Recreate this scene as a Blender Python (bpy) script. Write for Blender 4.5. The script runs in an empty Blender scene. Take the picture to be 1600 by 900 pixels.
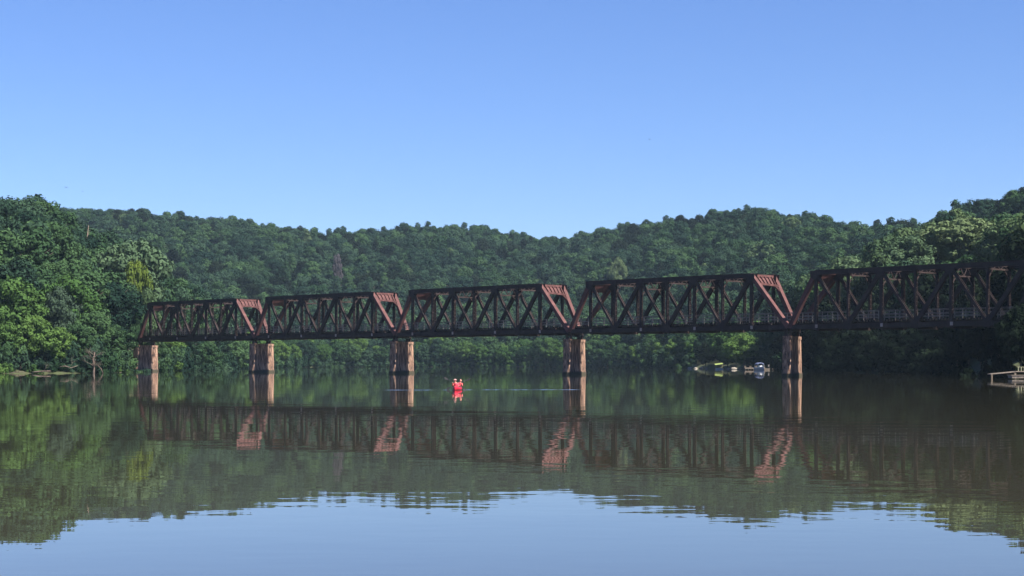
import bpy, bmesh, math, random
import numpy as np
from mathutils import Vector, Matrix, noise

# ------------------------------------------------------------------ camera
sc = bpy.context.scene
C = sc.collection
F = 2673.0            # focal length in pixels of a 1600 wide frame
HY = 566.5            # height of the horizon in the frame
CAMZ = 2.0
cam = bpy.data.cameras.new('camera')
cam_o = bpy.data.objects.new('camera', cam)
C.objects.link(cam_o)
cam_o.location = (0, 0, CAMZ)
cam_o.rotation_euler = (math.pi / 2, 0, 0)
cam.sensor_width = 36
cam.lens = 36 * F / 1600
cam.shift_y = (HY - 450) / 1600
cam.clip_start = 0.1
cam.clip_end = 20000
sc.camera = cam_o

# ------------------------------------------------------------------ light
SUN_AZ = math.radians(-36)      # direction to the sun, measured from +X towards +Y
SUN_EL = math.radians(50)
world = bpy.data.worlds.new('World')
sc.world = world
world.use_nodes = True
wn = world.node_tree
bg = wn.nodes['Background']
sky = wn.nodes.new('ShaderNodeTexSky')
sky.sky_type = 'NISHITA'
sky.sun_disc = False
sky.sun_elevation = SUN_EL
sky.sun_rotation = math.radians(90) - SUN_AZ
sky.air_density = 1.0
sky.dust_density = 0.0
sky.ozone_density = 4.0
sky.altitude = 0
hs = wn.nodes.new('ShaderNodeHueSaturation')
hs.inputs['Saturation'].default_value = 1.0
wn.links.new(sky.outputs[0], hs.inputs['Color'])
tint = wn.nodes.new('ShaderNodeMix'); tint.data_type = 'RGBA'; tint.blend_type = 'MULTIPLY'; tint.inputs[0].default_value = 1
wn.links.new(hs.outputs[0], tint.inputs[6]); tint.inputs[7].default_value = (0.56, 0.68, 1.0, 1)
wn.links.new(tint.outputs[2], bg.inputs[0])
bg.inputs[1].default_value = 0.056
sun = bpy.data.lights.new('sun', 'SUN')
sun.energy = 5.0
sun.angle = math.radians(0.5)
sun.color = (1.0, 0.91, 0.79)
sun_o = bpy.data.objects.new('sun', sun)
C.objects.link(sun_o)
sd = Vector((math.cos(SUN_EL) * math.cos(SUN_AZ), math.cos(SUN_EL) * math.sin(SUN_AZ), math.sin(SUN_EL)))
sun_o.rotation_euler = sd.to_track_quat('Z', 'Y').to_euler()
sun_o.location = (300, -50, 300)
sc.view_settings.view_transform = 'Standard'
sc.view_settings.look = 'None'
sc.view_settings.gamma = 1
sc.view_settings.exposure = 1.45
sc.render.engine = 'CYCLES'
cy = sc.cycles
cy.max_bounces = 5
cy.diffuse_bounces = 2
cy.glossy_bounces = 3
cy.transmission_bounces = 3
cy.transparent_max_bounces = 4
cy.volume_bounces = 0
cy.use_denoising = True
cy.sample_clamp_indirect = 4

HAZE = 0.000055

# ------------------------------------------------------------------ helpers
def P(x, y, d):
    """world point seen at frame position x, y at depth d"""
    return Vector(((x - 800) / F * d, d, CAMZ + (HY - y) / F * d))

def proj(p):
    return 800 + F * p[0] / p[1], HY - F * (p[2] - CAMZ) / p[1]

def new_mat(name, col, rough=0.8, metallic=0.0, spec=0.3):
    m = bpy.data.materials.new(name)
    m.use_nodes = True
    b = m.node_tree.nodes['Principled BSDF']
    b.inputs['Base Color'].default_value = (*col, 1)
    b.inputs['Roughness'].default_value = rough
    b.inputs['Metallic'].default_value = metallic
    b.inputs['Specular IOR Level'].default_value = spec
    return m

def noisy_mat(name, c1, c2, scale=1.0, rough=0.85, detail=6, stretch=(1, 1, 1), bump=0.0, c3=None, spec=0.3):
    m = new_mat(name, c1, rough, spec=spec)
    nt = m.node_tree
    b = nt.nodes['Principled BSDF']
    tc = nt.nodes.new('ShaderNodeTexCoord')
    mp = nt.nodes.new('ShaderNodeMapping')
    mp.inputs['Scale'].default_value = stretch
    n = nt.nodes.new('ShaderNodeTexNoise')
    n.inputs['Scale'].default_value = scale
    n.inputs['Detail'].default_value = detail
    n.inputs['Roughness'].default_value = 0.65
    r = nt.nodes.new('ShaderNodeValToRGB')
    r.color_ramp.elements[0].position = 0.35
    r.color_ramp.elements[0].color = (*c1, 1)
    r.color_ramp.elements[1].position = 0.62
    r.color_ramp.elements[1].color = (*c2, 1)
    if c3:
        e = r.color_ramp.elements.new(0.74)
        e.color = (*c3, 1)
    nt.links.new(tc.outputs['Object'], mp.inputs[0])
    nt.links.new(mp.outputs[0], n.inputs['Vector'])
    nt.links.new(n.outputs['Fac'], r.inputs[0])
    nt.links.new(r.outputs[0], b.inputs['Base Color'])
    if bump:
        bp = nt.nodes.new('ShaderNodeBump')
        bp.inputs['Strength'].default_value = bump
        bp.inputs['Distance'].default_value = 0.1
        nt.links.new(n.outputs['Fac'], bp.inputs['Height'])
        nt.links.new(bp.outputs[0], b.inputs['Normal'])
    return m

def tag(o, label=None, cat=None, group=None, kind=None):
    if label: o['label'] = label
    if cat: o['category'] = cat
    if group: o['group'] = group
    if kind: o['kind'] = kind
    return o

def empty(name, loc=(0, 0, 0), rz=0, parent=None):
    o = bpy.data.objects.new(name, None)
    C.objects.link(o)
    o.location = loc
    o.rotation_euler = (0, 0, rz)
    o.empty_display_size = 0.5
    if parent: o.parent = parent
    return o

class MB:
    """collects shapes and links them as ONE mesh object"""
    def __init__(s):
        s.v = []; s.f = []; s.sm = []
    def add(s, vs, fs, smooth=False):
        k = len(s.v)
        s.v += [tuple(v) for v in vs]
        s.f += [tuple(i + k for i in f) for f in fs]
        s.sm += [smooth] * len(fs)
        return s
    def box(s, c, size, rz=0, taper=1.0):
        c = Vector(c); hx, hy, hz = size[0] / 2, size[1] / 2, size[2] / 2
        R = Matrix.Rotation(rz, 3, 'Z')
        vs = []
        for z, t in ((-hz, 1.0), (hz, taper)):
            for x, y in ((-hx, -hy), (hx, -hy), (hx, hy), (-hx, hy)):
                vs.append(c + R @ Vector((x * t, y * t, z)))
        s.add(vs, [(0, 3, 2, 1), (4, 5, 6, 7), (0, 1, 5, 4), (1, 2, 6, 5), (2, 3, 7, 6), (3, 0, 4, 7)])
        return s
    def beam(s, a, b, w, h, up=(0, 0, 1)):
        a = Vector(a); b = Vector(b); d = (b - a).normalized(); up = Vector(up)
        side = d.cross(up)
        if side.length < 1e-4: side = d.cross(Vector((1, 0, 0)))
        side.normalize(); u = side.cross(d).normalized()
        vs = []
        for p in (a, b):
            for i, j in ((-1, -1), (1, -1), (1, 1), (-1, 1)):
                vs.append(p + side * (i * w / 2) + u * (j * h / 2))
        s.add(vs, [(0, 3, 2, 1), (4, 5, 6, 7), (0, 1, 5, 4), (1, 2, 6, 5), (2, 3, 7, 6), (3, 0, 4, 7)])
        return s
    def tube(s, pts, rad, n=8, smooth=True):
        pts = [Vector(p) for p in pts]
        rings = []
        prev = Vector((0.13, 0.97, 0.21))
        for i, p in enumerate(pts):
            d = (pts[min(i + 1, len(pts) - 1)] - pts[max(i - 1, 0)])
            if d.length < 1e-6: d = Vector((0, 0, 1))
            d.normalize()
            a = d.cross(prev)
            if a.length < 0.05: a = d.cross(Vector((1, 0, 0)))
            a.normalize(); b = d.cross(a)
            r = rad[i] if hasattr(rad, '__len__') else rad
            rings.append([p + (a * math.cos(t) + b * math.sin(t)) * r for t in [2 * math.pi * k / n for k in range(n)]])
        vs = [v for r in rings for v in r]
        fs = []
        for i in range(len(pts) - 1):
            for k in range(n):
                fs.append((i * n + k, i * n + (k + 1) % n, (i + 1) * n + (k + 1) % n, (i + 1) * n + k))
        fs.append(tuple(reversed(range(n))))
        fs.append(tuple((len(pts) - 1) * n + k for k in range(n)))
        s.add(vs, fs, smooth)
        return s
    def loft(s, rings, smooth=True, cap=True):
        n = len(rings[0]); vs = [v for r in rings for v in r]; fs = []
        for i in range(len(rings) - 1):
            for k in range(n):
                fs.append((i * n + k, i * n + (k + 1) % n, (i + 1) * n + (k + 1) % n, (i + 1) * n + k))
        if cap:
            fs.append(tuple(reversed(range(n))))
            fs.append(tuple((len(rings) - 1) * n + k for k in range(n)))
        s.add(vs, fs, smooth)
        return s
    def ball(s, c, r, n=8, m=6, sq=(1, 1, 1), jit=0, rnd=None):
        c = Vector(c); rings = []
        for i in range(m + 1):
            th = math.pi * i / m
            th = min(max(th, 0.08), math.pi - 0.08)
            ring = []
            for k in range(n):
                ph = 2 * math.pi * k / n
                q = r * (1 + (rnd.uniform(-jit, jit) if rnd else 0))
                ring.append(c + Vector((q * sq[0] * math.sin(th) * math.cos(ph), q * sq[1] * math.sin(th) * math.sin(ph), -q * sq[2] * math.cos(th))))
            rings.append(ring)
        return s.loft(rings)
    def build(s, name, mat, parent=None, loc=None):
        me = bpy.data.meshes.new(name)
        me.from_pydata(s.v, [], s.f)
        me.polygons.foreach_set('use_smooth', s.sm)
        me.materials.append(mat)
        me.update()
        o = bpy.data.objects.new(name, me)
        C.objects.link(o)
        if parent: o.parent = parent
        if loc: o.location = loc
        return o

def copy_tree(o, parent=None):
    c = o.copy(); C.objects.link(c)
    if parent: c.parent = parent
    for ch in [k for k in C.objects if k.parent == o]:
        copy_tree(ch, c)
    return c

ORD = ['first', 'second', 'third', 'fourth', 'fifth', 'sixth', 'seventh', 'eighth', 'ninth', 'tenth',
       'eleventh', 'twelfth', 'thirteenth', 'fourteenth', 'fifteenth', 'sixteenth']

# ------------------------------------------------------------------ water
def water_material():
    m = bpy.data.materials.new('river_water')
    m.use_nodes = True
    nt = m.node_tree
    b = nt.nodes['Principled BSDF']
    b.inputs['Base Color'].default_value = (0.038, 0.038, 0.024, 1)
    b.inputs['Roughness'].default_value = 0.0
    b.inputs['IOR'].default_value = 1.50
    b.inputs['Specular IOR Level'].default_value = 0.5
    tc = nt.nodes.new('ShaderNodeTexCoord')
    def ns(scale, stretch, detail=2):
        mp = nt.nodes.new('ShaderNodeMapping'); mp.inputs['Scale'].default_value = stretch
        n = nt.nodes.new('ShaderNodeTexNoise'); n.inputs['Scale'].default_value = scale
        n.inputs['Detail'].default_value = detail
        nt.links.new(tc.outputs['Object'], mp.inputs[0]); nt.links.new(mp.outputs[0], n.inputs['Vector'])
        return n
    big = ns(0.35, (0.7, 1.0, 1), 2)      # long low swell, 3 m
    mid = ns(1.6, (0.6, 1.0, 1), 2)       # ripples, 60 cm
    patch = ns(0.02, (0.5, 1.5, 1), 3)    # breeze patches
    def math_(op, a, b_):
        k = nt.nodes.new('ShaderNodeMath'); k.operation = op
        for i, v in enumerate((a, b_)):
            if isinstance(v, (int, float)): k.inputs[i].default_value = v
            else: nt.links.new(v, k.inputs[i])
        return k.outputs[0]
    rng = nt.nodes.new('ShaderNodeMapRange')
    rng.inputs['From Min'].default_value = 0.45; rng.inputs['From Max'].default_value = 0.72
    rng.inputs['To Min'].default_value = 0.45; rng.inputs['To Max'].default_value = 2.2
    nt.links.new(patch.outputs['Fac'], rng.inputs['Value'])
    h = math_('ADD', math_('MULTIPLY', big.outputs['Fac'], 0.0072), math_('MULTIPLY', mid.outputs['Fac'], 0.0022))
    h = math_('MULTIPLY', h, rng.outputs[0])
    bp = nt.nodes.new('ShaderNodeBump')
    bp.inputs['Strength'].default_value = 1.0
    bp.inputs['Distance'].default_value = 1.0
    nt.links.new(h, bp.inputs['Height'])
    nt.links.new(bp.outputs[0], b.inputs['Normal'])
    return m
M_WATER = water_material()
mb = MB()
mb.add([(-2600, -400, 0), (2600, -400, 0), (2600, 3000, 0), (-2600, 3000, 0)], [(0, 1, 2, 3)])
tag(mb.build('river', M_WATER), kind='structure')

# ------------------------------------------------------------------ terrain
def tab(t):
    xs = np.array([a for a, b in t], float); ys = np.array([b for a, b in t], float)
    return lambda x: float(np.interp(x, xs, ys))
shore = tab([(-2200, 60), (-900, 180), (-300, 296), (0, 312), (130, 322), (185, 345), (215, 392), (300, 430), (350, 540), (430, 690), (520, 760),
             (700, 780), (900, 765), (1000, 700), (1080, 560), (1150, 500), (1215, 470), (1250, 420), (1300, 345), (1400, 322), (1500, 300),
             (1545, 262), (1570, 224), (1600, 212), (1700, 205), (1800, 200), (2200, 130), (3800, 50)])
far_top = tab([(-2200, 320), (0, 330), (130, 338), (200, 337), (300, 343), (400, 347), (450, 355), (500, 362), (560, 359), (620, 354), (690, 348), (760, 358),
               (800, 366), (850, 374), (895, 370), (940, 354), (1020, 347), (1100, 341), (1180, 328), (1240, 336), (1300, 350), (1350, 357),
               (1400, 351), (1440, 342), (1500, 325), (1560, 307), (1600, 290), (1700, 250), (2200, 220), (3800, 220)])
far_d0 = tab([(-2200, 700), (200, 700), (520, 770), (900, 775), (1060, 640), (1200, 560), (1400, 480), (1600, 430), (2200, 400)])
far_d1 = tab([(-2200, 1150), (500, 1180), (850, 1250), (1000, 1150), (1200, 1050), (1300, 980), (1400, 860), (1500, 760), (1600, 680), (2200, 560)])
left_top = tab([(-2200, 240), (-300, 275), (0, 294), (55, 297), (80, 304), (100, 322), (118, 338), (150, 352), (185, 372), (240, 402), (290, 436), (330, 456), (400, 482), (460, 560)])
left_d1 = tab([(-2200, 420), (0, 430), (130, 440), (300, 520), (400, 620)])
right_top = tab([(1180, 560), (1230, 470), (1262, 428), (1340, 408), (1395, 376), (1450, 350), (1500, 342), (1560, 340), (1600, 346), (1700, 320), (1900, 200), (2300, 0), (3800, -200)])  # past the frame edge the unseen hill is raised to shade the bank
right_d1 = tab([(1180, 560), (1260, 470), (1400, 420), (1600, 380), (1800, 300), (2200, 230), (3800, 150)])

def sstep(t):
    t = min(1, max(0, t)); return t * t * (3 - 2 * t)

def ground(X, Y):
    """height of the land; below zero where the river runs"""
    if Y < 1: return -3
    D = Y
    x = 800 + F * X / Y
    x = min(max(x, -2200), 3800)
    s = shore(x)
    wob = 5 * noise.noise(Vector((X * 0.03, Y * 0.03, 0))) + 2.0 * noise.noise(Vector((X * 0.13, Y * 0.13, 3)))
    dd = D - s + wob * (1 if s > 300 else 0.4)
    if dd < 0: return max(-3.0, dd * 0.35)
    z = 1.3 * (1 - math.exp(-dd / 4.0)) + 0.01 * dd
    def rise(d0, d1, ytop, tree):
        H = CAMZ + (HY - ytop) / F * d1 - tree
        if H <= 0: return 0
        t = (D - d0) / (d1 - d0)
        t = min(max(t, 0), 1.0)
        return H * (0.55 * sstep(t) + 0.45 * t)
    a = rise(max(far_d0(x), s + 8), far_d1(x), far_top(x), 22.5)
    z2 = a
    if x < 460: z2 = max(z2, rise(s + 8, max(left_d1(x), s + 60), left_top(x), 20.5))
    if x > 1180: z2 = max(z2, rise(s + 8, max(right_d1(x), s + 50), right_top(x), 16.5))
    lump = 1.5 * noise.noise(Vector((X * 0.02, Y * 0.02, 7)))
    return z + z2 + lump * min(1, z2 / 10)

tc_ = []
us = np.concatenate([np.linspace(-1.0, -0.34, 24), np.linspace(-0.335, 0.335, 150), np.linspace(0.345, 1.0, 24)])
ds = np.concatenate([np.linspace(40, 200, 16)[:-1], np.linspace(200, 560, 130)[:-1], np.linspace(560, 1350, 90)[:-1], np.linspace(1350, 2200, 14)])
for d in ds:
    for u in us:
        tc_.append((u * d, d, ground(u * d, d)))
nu = len(us)
fs = [(i * nu + k, i * nu + k + 1, (i + 1) * nu + k + 1, (i + 1) * nu + k) for i in range(len(ds) - 1) for k in range(nu - 1)]
M_GROUND = noisy_mat('forest_floor', (0.045, 0.04, 0.025), (0.05, 0.07, 0.025), 0.4, 0.95, c3=(0.09, 0.085, 0.055))
mb = MB(); mb.add(tc_, fs, True)
tag(mb.build('hills', M_GROUND), kind='structure')

# ------------------------------------------------------------------ haze
m = bpy.data.materials.new('haze_air')
m.use_nodes = True
m.node_tree.nodes.remove(m.node_tree.nodes['Principled BSDF'])
pv = m.node_tree.nodes.new('ShaderNodeVolumePrincipled')
pv.inputs['Color'].default_value = (0.55, 0.78, 1.0, 1)
pv.inputs['Density'].default_value = HAZE
pv.inputs['Anisotropy'].default_value = 0.0
m.node_tree.links.new(pv.outputs[0], m.node_tree.nodes['Material Output'].inputs['Volume'])
mb = MB(); mb.box((0, 1250, 118), (5400, 3600, 246))
hz = tag(mb.build('haze', m), kind='stuff')

# ------------------------------------------------------------------ foliage
def leaf_mat(name, col, var=0.42, trans=0.15):
    m = bpy.data.materials.new(name)
    m.use_nodes = True
    nt = m.node_tree
    nt.nodes.remove(nt.nodes['Principled BSDF'])
    out = nt.nodes['Material Output']
    oi = nt.nodes.new('ShaderNodeObjectInfo')
    geo = nt.nodes.new('ShaderNodeNewGeometry')
    n = nt.nodes.new('ShaderNodeTexNoise'); n.inputs['Scale'].default_value = 0.35; n.inputs['Detail'].default_value = 3
    nt.links.new(geo.outputs['Position'], n.inputs['Vector'])
    add = nt.nodes.new('ShaderNodeMath'); add.operation = 'ADD'
    mul = nt.nodes.new('ShaderNodeMath'); mul.operation = 'MULTIPLY'; mul.inputs[1].default_value = 0.6
    nt.links.new(n.outputs['Fac'], mul.inputs[0])
    nt.links.new(mul.outputs[0], add.inputs[0]); nt.links.new(oi.outputs['Random'], add.inputs[1])
    r = nt.nodes.new('ShaderNodeValToRGB')
    c = Vector(col)
    lo = c * (1 - var); hi = c * (1 + var)
    r.color_ramp.elements[0].position = 0.2; r.color_ramp.elements[0].color = (lo.x * 0.85, lo.y, lo.z * 1.1, 1)
    r.color_ramp.elements[1].position = 1.4 / 1.6; r.color_ramp.elements[1].color = (hi.x * 1.05, hi.y, hi.z * 0.92, 1)
    md = nt.nodes.new('ShaderNodeMath'); md.operation = 'MULTIPLY'; md.inputs[1].default_value = 1 / 1.6
    nt.links.new(add.outputs[0], md.inputs[0]); nt.links.new(md.outputs[0], r.inputs[0])
    d = nt.nodes.new('ShaderNodeBsdfDiffuse'); t = nt.nodes.new('ShaderNodeBsdfTranslucent'); mx = nt.nodes.new('ShaderNodeMixShader')
    mx.inputs[0].default_value = trans
    nt.links.new(r.outputs[0], d.inputs[0]); nt.links.new(r.outputs[0], t.inputs[0])
    nt.links.new(d.outputs[0], mx.inputs[1]); nt.links.new(t.outputs[0], mx.inputs[2])
    nt.links.new(mx.outputs[0], out.inputs[0])
    return m
LEAF = {
    'deep green': leaf_mat('leaves_deep_green', (0.025, 0.050, 0.032)),
    'mid green': leaf_mat('leaves_mid_green', (0.035, 0.070, 0.032)),
    'bright green': leaf_mat('leaves_bright_green', (0.056, 0.106, 0.031), 0.3),
    'yellow green': leaf_mat('leaves_yellow_green', (0.115, 0.155, 0.03), 0.3),
    'olive green': leaf_mat('leaves_olive_green', (0.058, 0.092, 0.044), 0.25),
    'grey green': leaf_mat('leaves_grey_green', (0.055, 0.080, 0.050), 0.15),
    'dark green': leaf_mat('leaves_dark_green_with_shade', (0.010, 0.017, 0.011), 0.5),  # near-black: shade of the right bank put into the leaf colour
    'pale olive': leaf_mat('leaves_pale_olive', (0.088, 0.125, 0.062), 0.2),
    'purple grey': leaf_mat('leaves_purple_grey', (0.09, 0.075, 0.08), 0.1),
}
M_BARK = noisy_mat('bark', (0.05, 0.04, 0.03), (0.13, 0.11, 0.09), 3, 0.95, stretch=(1, 1, 0.3))
M_DEAD = noisy_mat('dead_wood', (0.07, 0.052, 0.042), (0.18, 0.14, 0.115), 3, 0.9, stretch=(1, 1, 0.3))

def leaves_mesh(name, seed, lobes, per_m2, leaf, flat=0.0):
    """lobes: list of (centre, radius). Leaf-sized faces scattered over the lobes"""
    rg = np.random.default_rng(seed)
    cs = np.array([l[0] for l in lobes]); rs = np.array([l[1] for l in lobes])
    V = []; 
    for c, r in zip(cs, rs):
        n = max(6, int(4 * math.pi * r * r * per_m2))
        d = rg.normal(size=(n, 3)); d /= np.linalg.norm(d, axis=1)[:, None]
        rad = r * (0.66 + 0.55 * rg.random(n) ** 1.5)
        p = c + d * rad[:, None] * np.array([1, 1, 0.85])
        dist = np.linalg.norm(p[:, None, :] - cs[None], axis=2) / rs[None]
        keep = dist.min(axis=1) > 0.62
        p = p[keep]; d = d[keep]; n = len(p)
        nn = d + rg.normal(size=(n, 3)) * 0.34 + np.array([0, 0, 0.2]); nn /= np.linalg.norm(nn, axis=1)[:, None]
        a = np.cross(nn, rg.normal(size=(n, 3))); a /= np.linalg.norm(a, axis=1)[:, None]
        b = np.cross(nn, a)
        s = leaf * (0.6 + 0.8 * rg.random(n))[:, None]
        k = (0.45 + 0.35 * rg.random(n))[:, None]
        q = np.stack([p - a * s, p - b * s * k + nn * s * .15, p + a * s, p + b * s * k + nn * s * .15], axis=1)
        V.append(q)
    V = np.concatenate(V).reshape(-1, 3)
    me = bpy.data.meshes.new(name)
    nf = len(V) // 4
    me.vertices.add(len(V)); me.vertices.foreach_set('co', V.astype(np.float32).ravel())
    me.loops.add(len(V)); me.loops.foreach_set('vertex_index', np.arange(len(V), dtype=np.int32))
    me.polygons.add(nf); me.polygons.foreach_set('loop_start', np.arange(0, len(V), 4, dtype=np.int32))
    me.polygons.foreach_set('loop_total', np.full(nf, 4, dtype=np.int32))
    me.update()
    return me

def crown_lobes(seed, R, z0, z1, n, lr, kind='round'):
    rg = random.Random(seed)
    out = []
    cz = (z0 + z1) / 2; hz_ = (z1 - z0) / 2
    tries = 0
    while len(out) < n and tries < 4000:
        tries += 1
        th = rg.uniform(0, 2 * math.pi); t = rg.uniform(-1, 1)
        if kind == 'round': prof = math.sqrt(max(0, 1 - abs(t) ** 2.3))
        elif kind == 'cone': prof = (1 - t) / 2 * 0.95 + 0.1
        elif kind == 'tall': prof = math.sqrt(max(0, 1 - abs(t) ** 3)) * (0.85 - 0.15 * t)
        elif kind == 'wide': prof = math.sqrt(max(0, 1 - abs(t * 0.95) ** 2)) * (0.9 + 0.2 * t)
        else: prof = math.sqrt(max(0.0, 1 - max(0, t) ** 2)) * (1.0)
        rr = R * prof * (0.55 + 0.42 * rg.random() ** 0.6) * (1 + 0.22 * math.sin(3 * th + seed))
        r = lr * rg.choice([rg.uniform(0.5, .9), rg.uniform(.8, 1.45)])
        p = (rr * math.cos(th), rr * math.sin(th), cz + t * hz_ * 0.92)
        if any((Vector(p) - Vector(q)).length < 0.68 * (r + s) for q, s in out): continue
        out.append((p, r))
    return out

def trunk_mb(seed, h, r, R, z0):
    rg = random.Random(seed)
    mb = MB()
    pts = [(0, 0, -1.2), (0, 0, 0.3)]; x = y = 0
    rad = [r * 1.25, r * 1.05]
    for i in range(1, 6):
        x += rg.uniform(-.15, .15); y += rg.uniform(-.15, .15)
        pts.append((x, y, h * i / 5 * 0.9)); rad.append(r * (1 - 0.17 * i))
    mb.tube(pts, rad, 7)
    for k in range(7):
        t = rg.uniform(0.3, 0.75); z = h * 0.9 * t; a = rg.uniform(0, 2 * math.pi)
        L = R * rg.uniform(0.5, 0.85)
        mb.tube([(0, 0, z), (math.cos(a) * L * .5, math.sin(a) * L * .5, z + L * .45), (math.cos(a) * L, math.sin(a) * L, z + L * .75)],
                [r * .45, r * .28, r * .1], 5)
    return mb

# prototypes: (mesh of leaves, mesh of trunk, height, crown radius)
PROTO = []
specs = [  # kind, R, z0, z1, lobes, lobe radius
    ('round', 4.6, 3.0, 13.5, 46, 1.35), ('tall', 3.9, 2.5, 14.5, 48, 1.25), ('round', 5.2, 3.5, 12.5, 52, 1.4),
    ('wide', 5.6, 4.2, 12.8, 56, 1.35), ('tall', 3.6, 2.2, 15.0, 44, 1.2), ('cone', 3.5, 2.5, 15.5, 46, 1.05),
    ('round', 4.4, 2.2, 12.0, 44, 1.3)]
for i, (kd, R, z0, z1, n, lr) in enumerate(specs):
    lb = crown_lobes(11 + i, R, z0, z1, n, lr, kd)
    lb += [((0, 0, z0 + (z1 - z0) * t), lr * 1.7) for t in (.25, .5, .7)] + [((0, 0, z0 + (z1 - z0) * .9), lr * 1.25)]
    me = leaves_mesh('crown', 100 + i, lb, 9.5, 0.30)
    tk = trunk_mb(i, z1, 0.26, R, z0)
    PROTO.append((me, tk, z1 + lr * .6, R, kd))
# shrubs
SHRUB = []
for i in range(4):
    rg = random.Random(300 + i)
    lb = []
    for k in range(20):
        a = rg.uniform(0, 6.28); q = 2.3 * math.sqrt(rg.random())
        lb.append(((q * math.cos(a), q * math.sin(a), rg.uniform(0.3, 2.9) * (1 - 0.25 * q / 2.3)), rg.uniform(0.5, 0.95)))
    me = leaves_mesh('foliage', 400 + i, lb, 12, 0.22)
    SHRUB.append(me)
# far versions with fewer, larger faces, leaves and trunk in one mesh
FARP = []
for i, (kd, R, z0, z1, n, lr) in enumerate(specs):
    lb = crown_lobes(51 + i, R, z0, z1, int(n * .8), lr * 1.12, kd) + [((0, 0, z0 + (z1 - z0) * t), lr * 1.9) for t in (.3, .6)] + [((0, 0, z0 + (z1 - z0) * .88), lr * 1.5)]
    FARP.append((leaves_mesh('far_crown', 500 + i, lb, 5.5, 0.38), z1 + lr * .6, R))

rnd = random.Random(5)
TREES = []    # dict(x,y,z,sc,szz,rot,proto,col)
def place(X, Y, sc_, col, proto=None, z=None, sz=1.0, special=None, tilt=0.0):
    g = ground(X, Y)
    TREES.append(dict(X=X, Y=Y, z=(g if z is None else z) - 0.15, s=sc_, sz=sz, rot=rnd.uniform(0, 6.28),
                      p=proto if proto is not None else rnd.randrange(len(PROTO)), col=col, special=special))

def special(px, ytop, wpx, D, col, proto, label):
    X = (px - 800) / F * D
    g = ground(X, D)
    H = CAMZ + (HY - ytop) / F * D - g
    s = wpx / F * D / (2.1 * PROTO[proto][3])
    place(X, D, s, col, proto, sz=max(0.4, H / (PROTO[proto][2] * s)), special=label)

special(203, 371, 118, 420, 'pale olive', 3, 'broad pale olive crowned tree standing highest behind the left end of the bridge')
special(216, 402, 42, 405, 'yellow green', 0, 'yellow leaved tree on the left hillside, the yellowest in view')
special(200, 452, 48, 388, 'mid green', 2, 'dense green tree directly below the yellow leaved tree')
special(232, 446, 40, 400, 'olive green', 0, 'olive tinted tree between the yellow leaved tree and the left end of the bridge')
special(94, 449, 66, 340, 'grey green', 2, 'grey green rounded tree above the waterside trees, left of the dead tree')
special(24, 432, 88, 330, 'bright green', 0, 'bright green bushy tree at the left edge above the shore')
special(14, 500, 58, 320, 'bright green', 6, 'bright green low tree overhanging the water at the lower left corner of the bank')
special(54, 490, 60, 322, 'bright green', 0, 'bright green bushy tree behind the red brown driftwood log')
special(92, 508, 54, 323, 'bright green', 6, 'bright green low tree above the pale driftwood branch')
special(122, 503, 46, 328, 'mid green', 0, 'green bushy tree overhanging the water just left of the dead tree')
special(176, 505, 62, 352, 'mid green', 6, 'dense green tree over the water between the dead tree and first pier')
special(268, 530, 50, 436, 'bright green', 2, 'bright lime green low tree right of the leftmost pier')
special(322, 532, 44, 465, 'mid green', 0, 'mid green leafy tree under the first span, right of the lime green one')
special(370, 530, 44, 560, 'mid green', 0, 'green waterside tree just left of the second pier')
special(1163, 519, 62, 492, 'bright green', 2, 'bright green rounded tree behind the moored motorboat')
special(1500, 338, 130, 405, 'pale olive', 3, 'large pale olive tree on the right hill above the last span')
special(1420, 366, 76, 400, 'pale olive', 0, 'pale green rounded tree left of the large olive one on the right hill')
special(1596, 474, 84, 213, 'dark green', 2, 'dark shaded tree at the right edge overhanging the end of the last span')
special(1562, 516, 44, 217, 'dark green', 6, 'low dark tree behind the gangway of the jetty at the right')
special(1572, 343, 90, 392, 'olive green', 2, 'pale olive tree at the right edge of the right hill')
special(1330, 402, 90, 430, 'pale olive', 2, 'pale green tree just above the left hip of the last span')
special(1280, 428, 50, 440, 'bright green', 0, 'yellowish green tree behind the left hip of the last span')
special(528, 393, 16, 960, 'purple grey', 1, 'thin purple grey tree high on the far hillside')
special(965, 402, 30, 930, 'pale olive', 2, 'pale flowering crown on the far hillside above the fourth span')
special(22, 425, 40, 700, 'grey green', 2, None) if False else None

def shades(X, Y, top):
    """a tree here would stand between the sun and the small docks"""
    for qx, qy, w, zz in ((65, 459, 9, .5), (60.5, 501, 6, .5), (64, 209, 6, 1.0)):
        dx, dy = X - qx, Y - qy
        al = dx * math.cos(SUN_AZ) + dy * math.sin(SUN_AZ); pe = abs(dx * math.sin(SUN_AZ) - dy * math.cos(SUN_AZ))
        if -4 < al < 40 and pe < w and top > (al - 4) * math.tan(SUN_EL) + zz: return True
    return False
def in_special(X, Y):
    for t in TREES:
        if t['special'] and t['p'] is not None:
            r = PROTO[t['p']][3] * t['s']
            if (X - t['X']) ** 2 + (Y - t['Y']) ** 2 < (r * 0.75) ** 2: return True
            # keep the view towards it clear of nearer crowns
    return False
NS = len(TREES)
def hides_special(X, Y, top):
    px = 800 + F * X / Y; py = HY - F * (top - CAMZ) / Y
    for t in TREES[:NS]:
        if Y < t['Y'] - 1 and t['Y'] - Y < 130:
            tx = 800 + F * t['X'] / t['Y']
            w = PROTO[t['p']][3] * t['s'] / t['Y'] * F
            ty = HY - F * (t['z'] + PROTO[t['p']][2] * t['s'] * t['sz'] - CAMZ) / t['Y']
            if abs(px - tx) < w * 0.9 and py < ty + w * 0.9: return True
    return False

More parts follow.
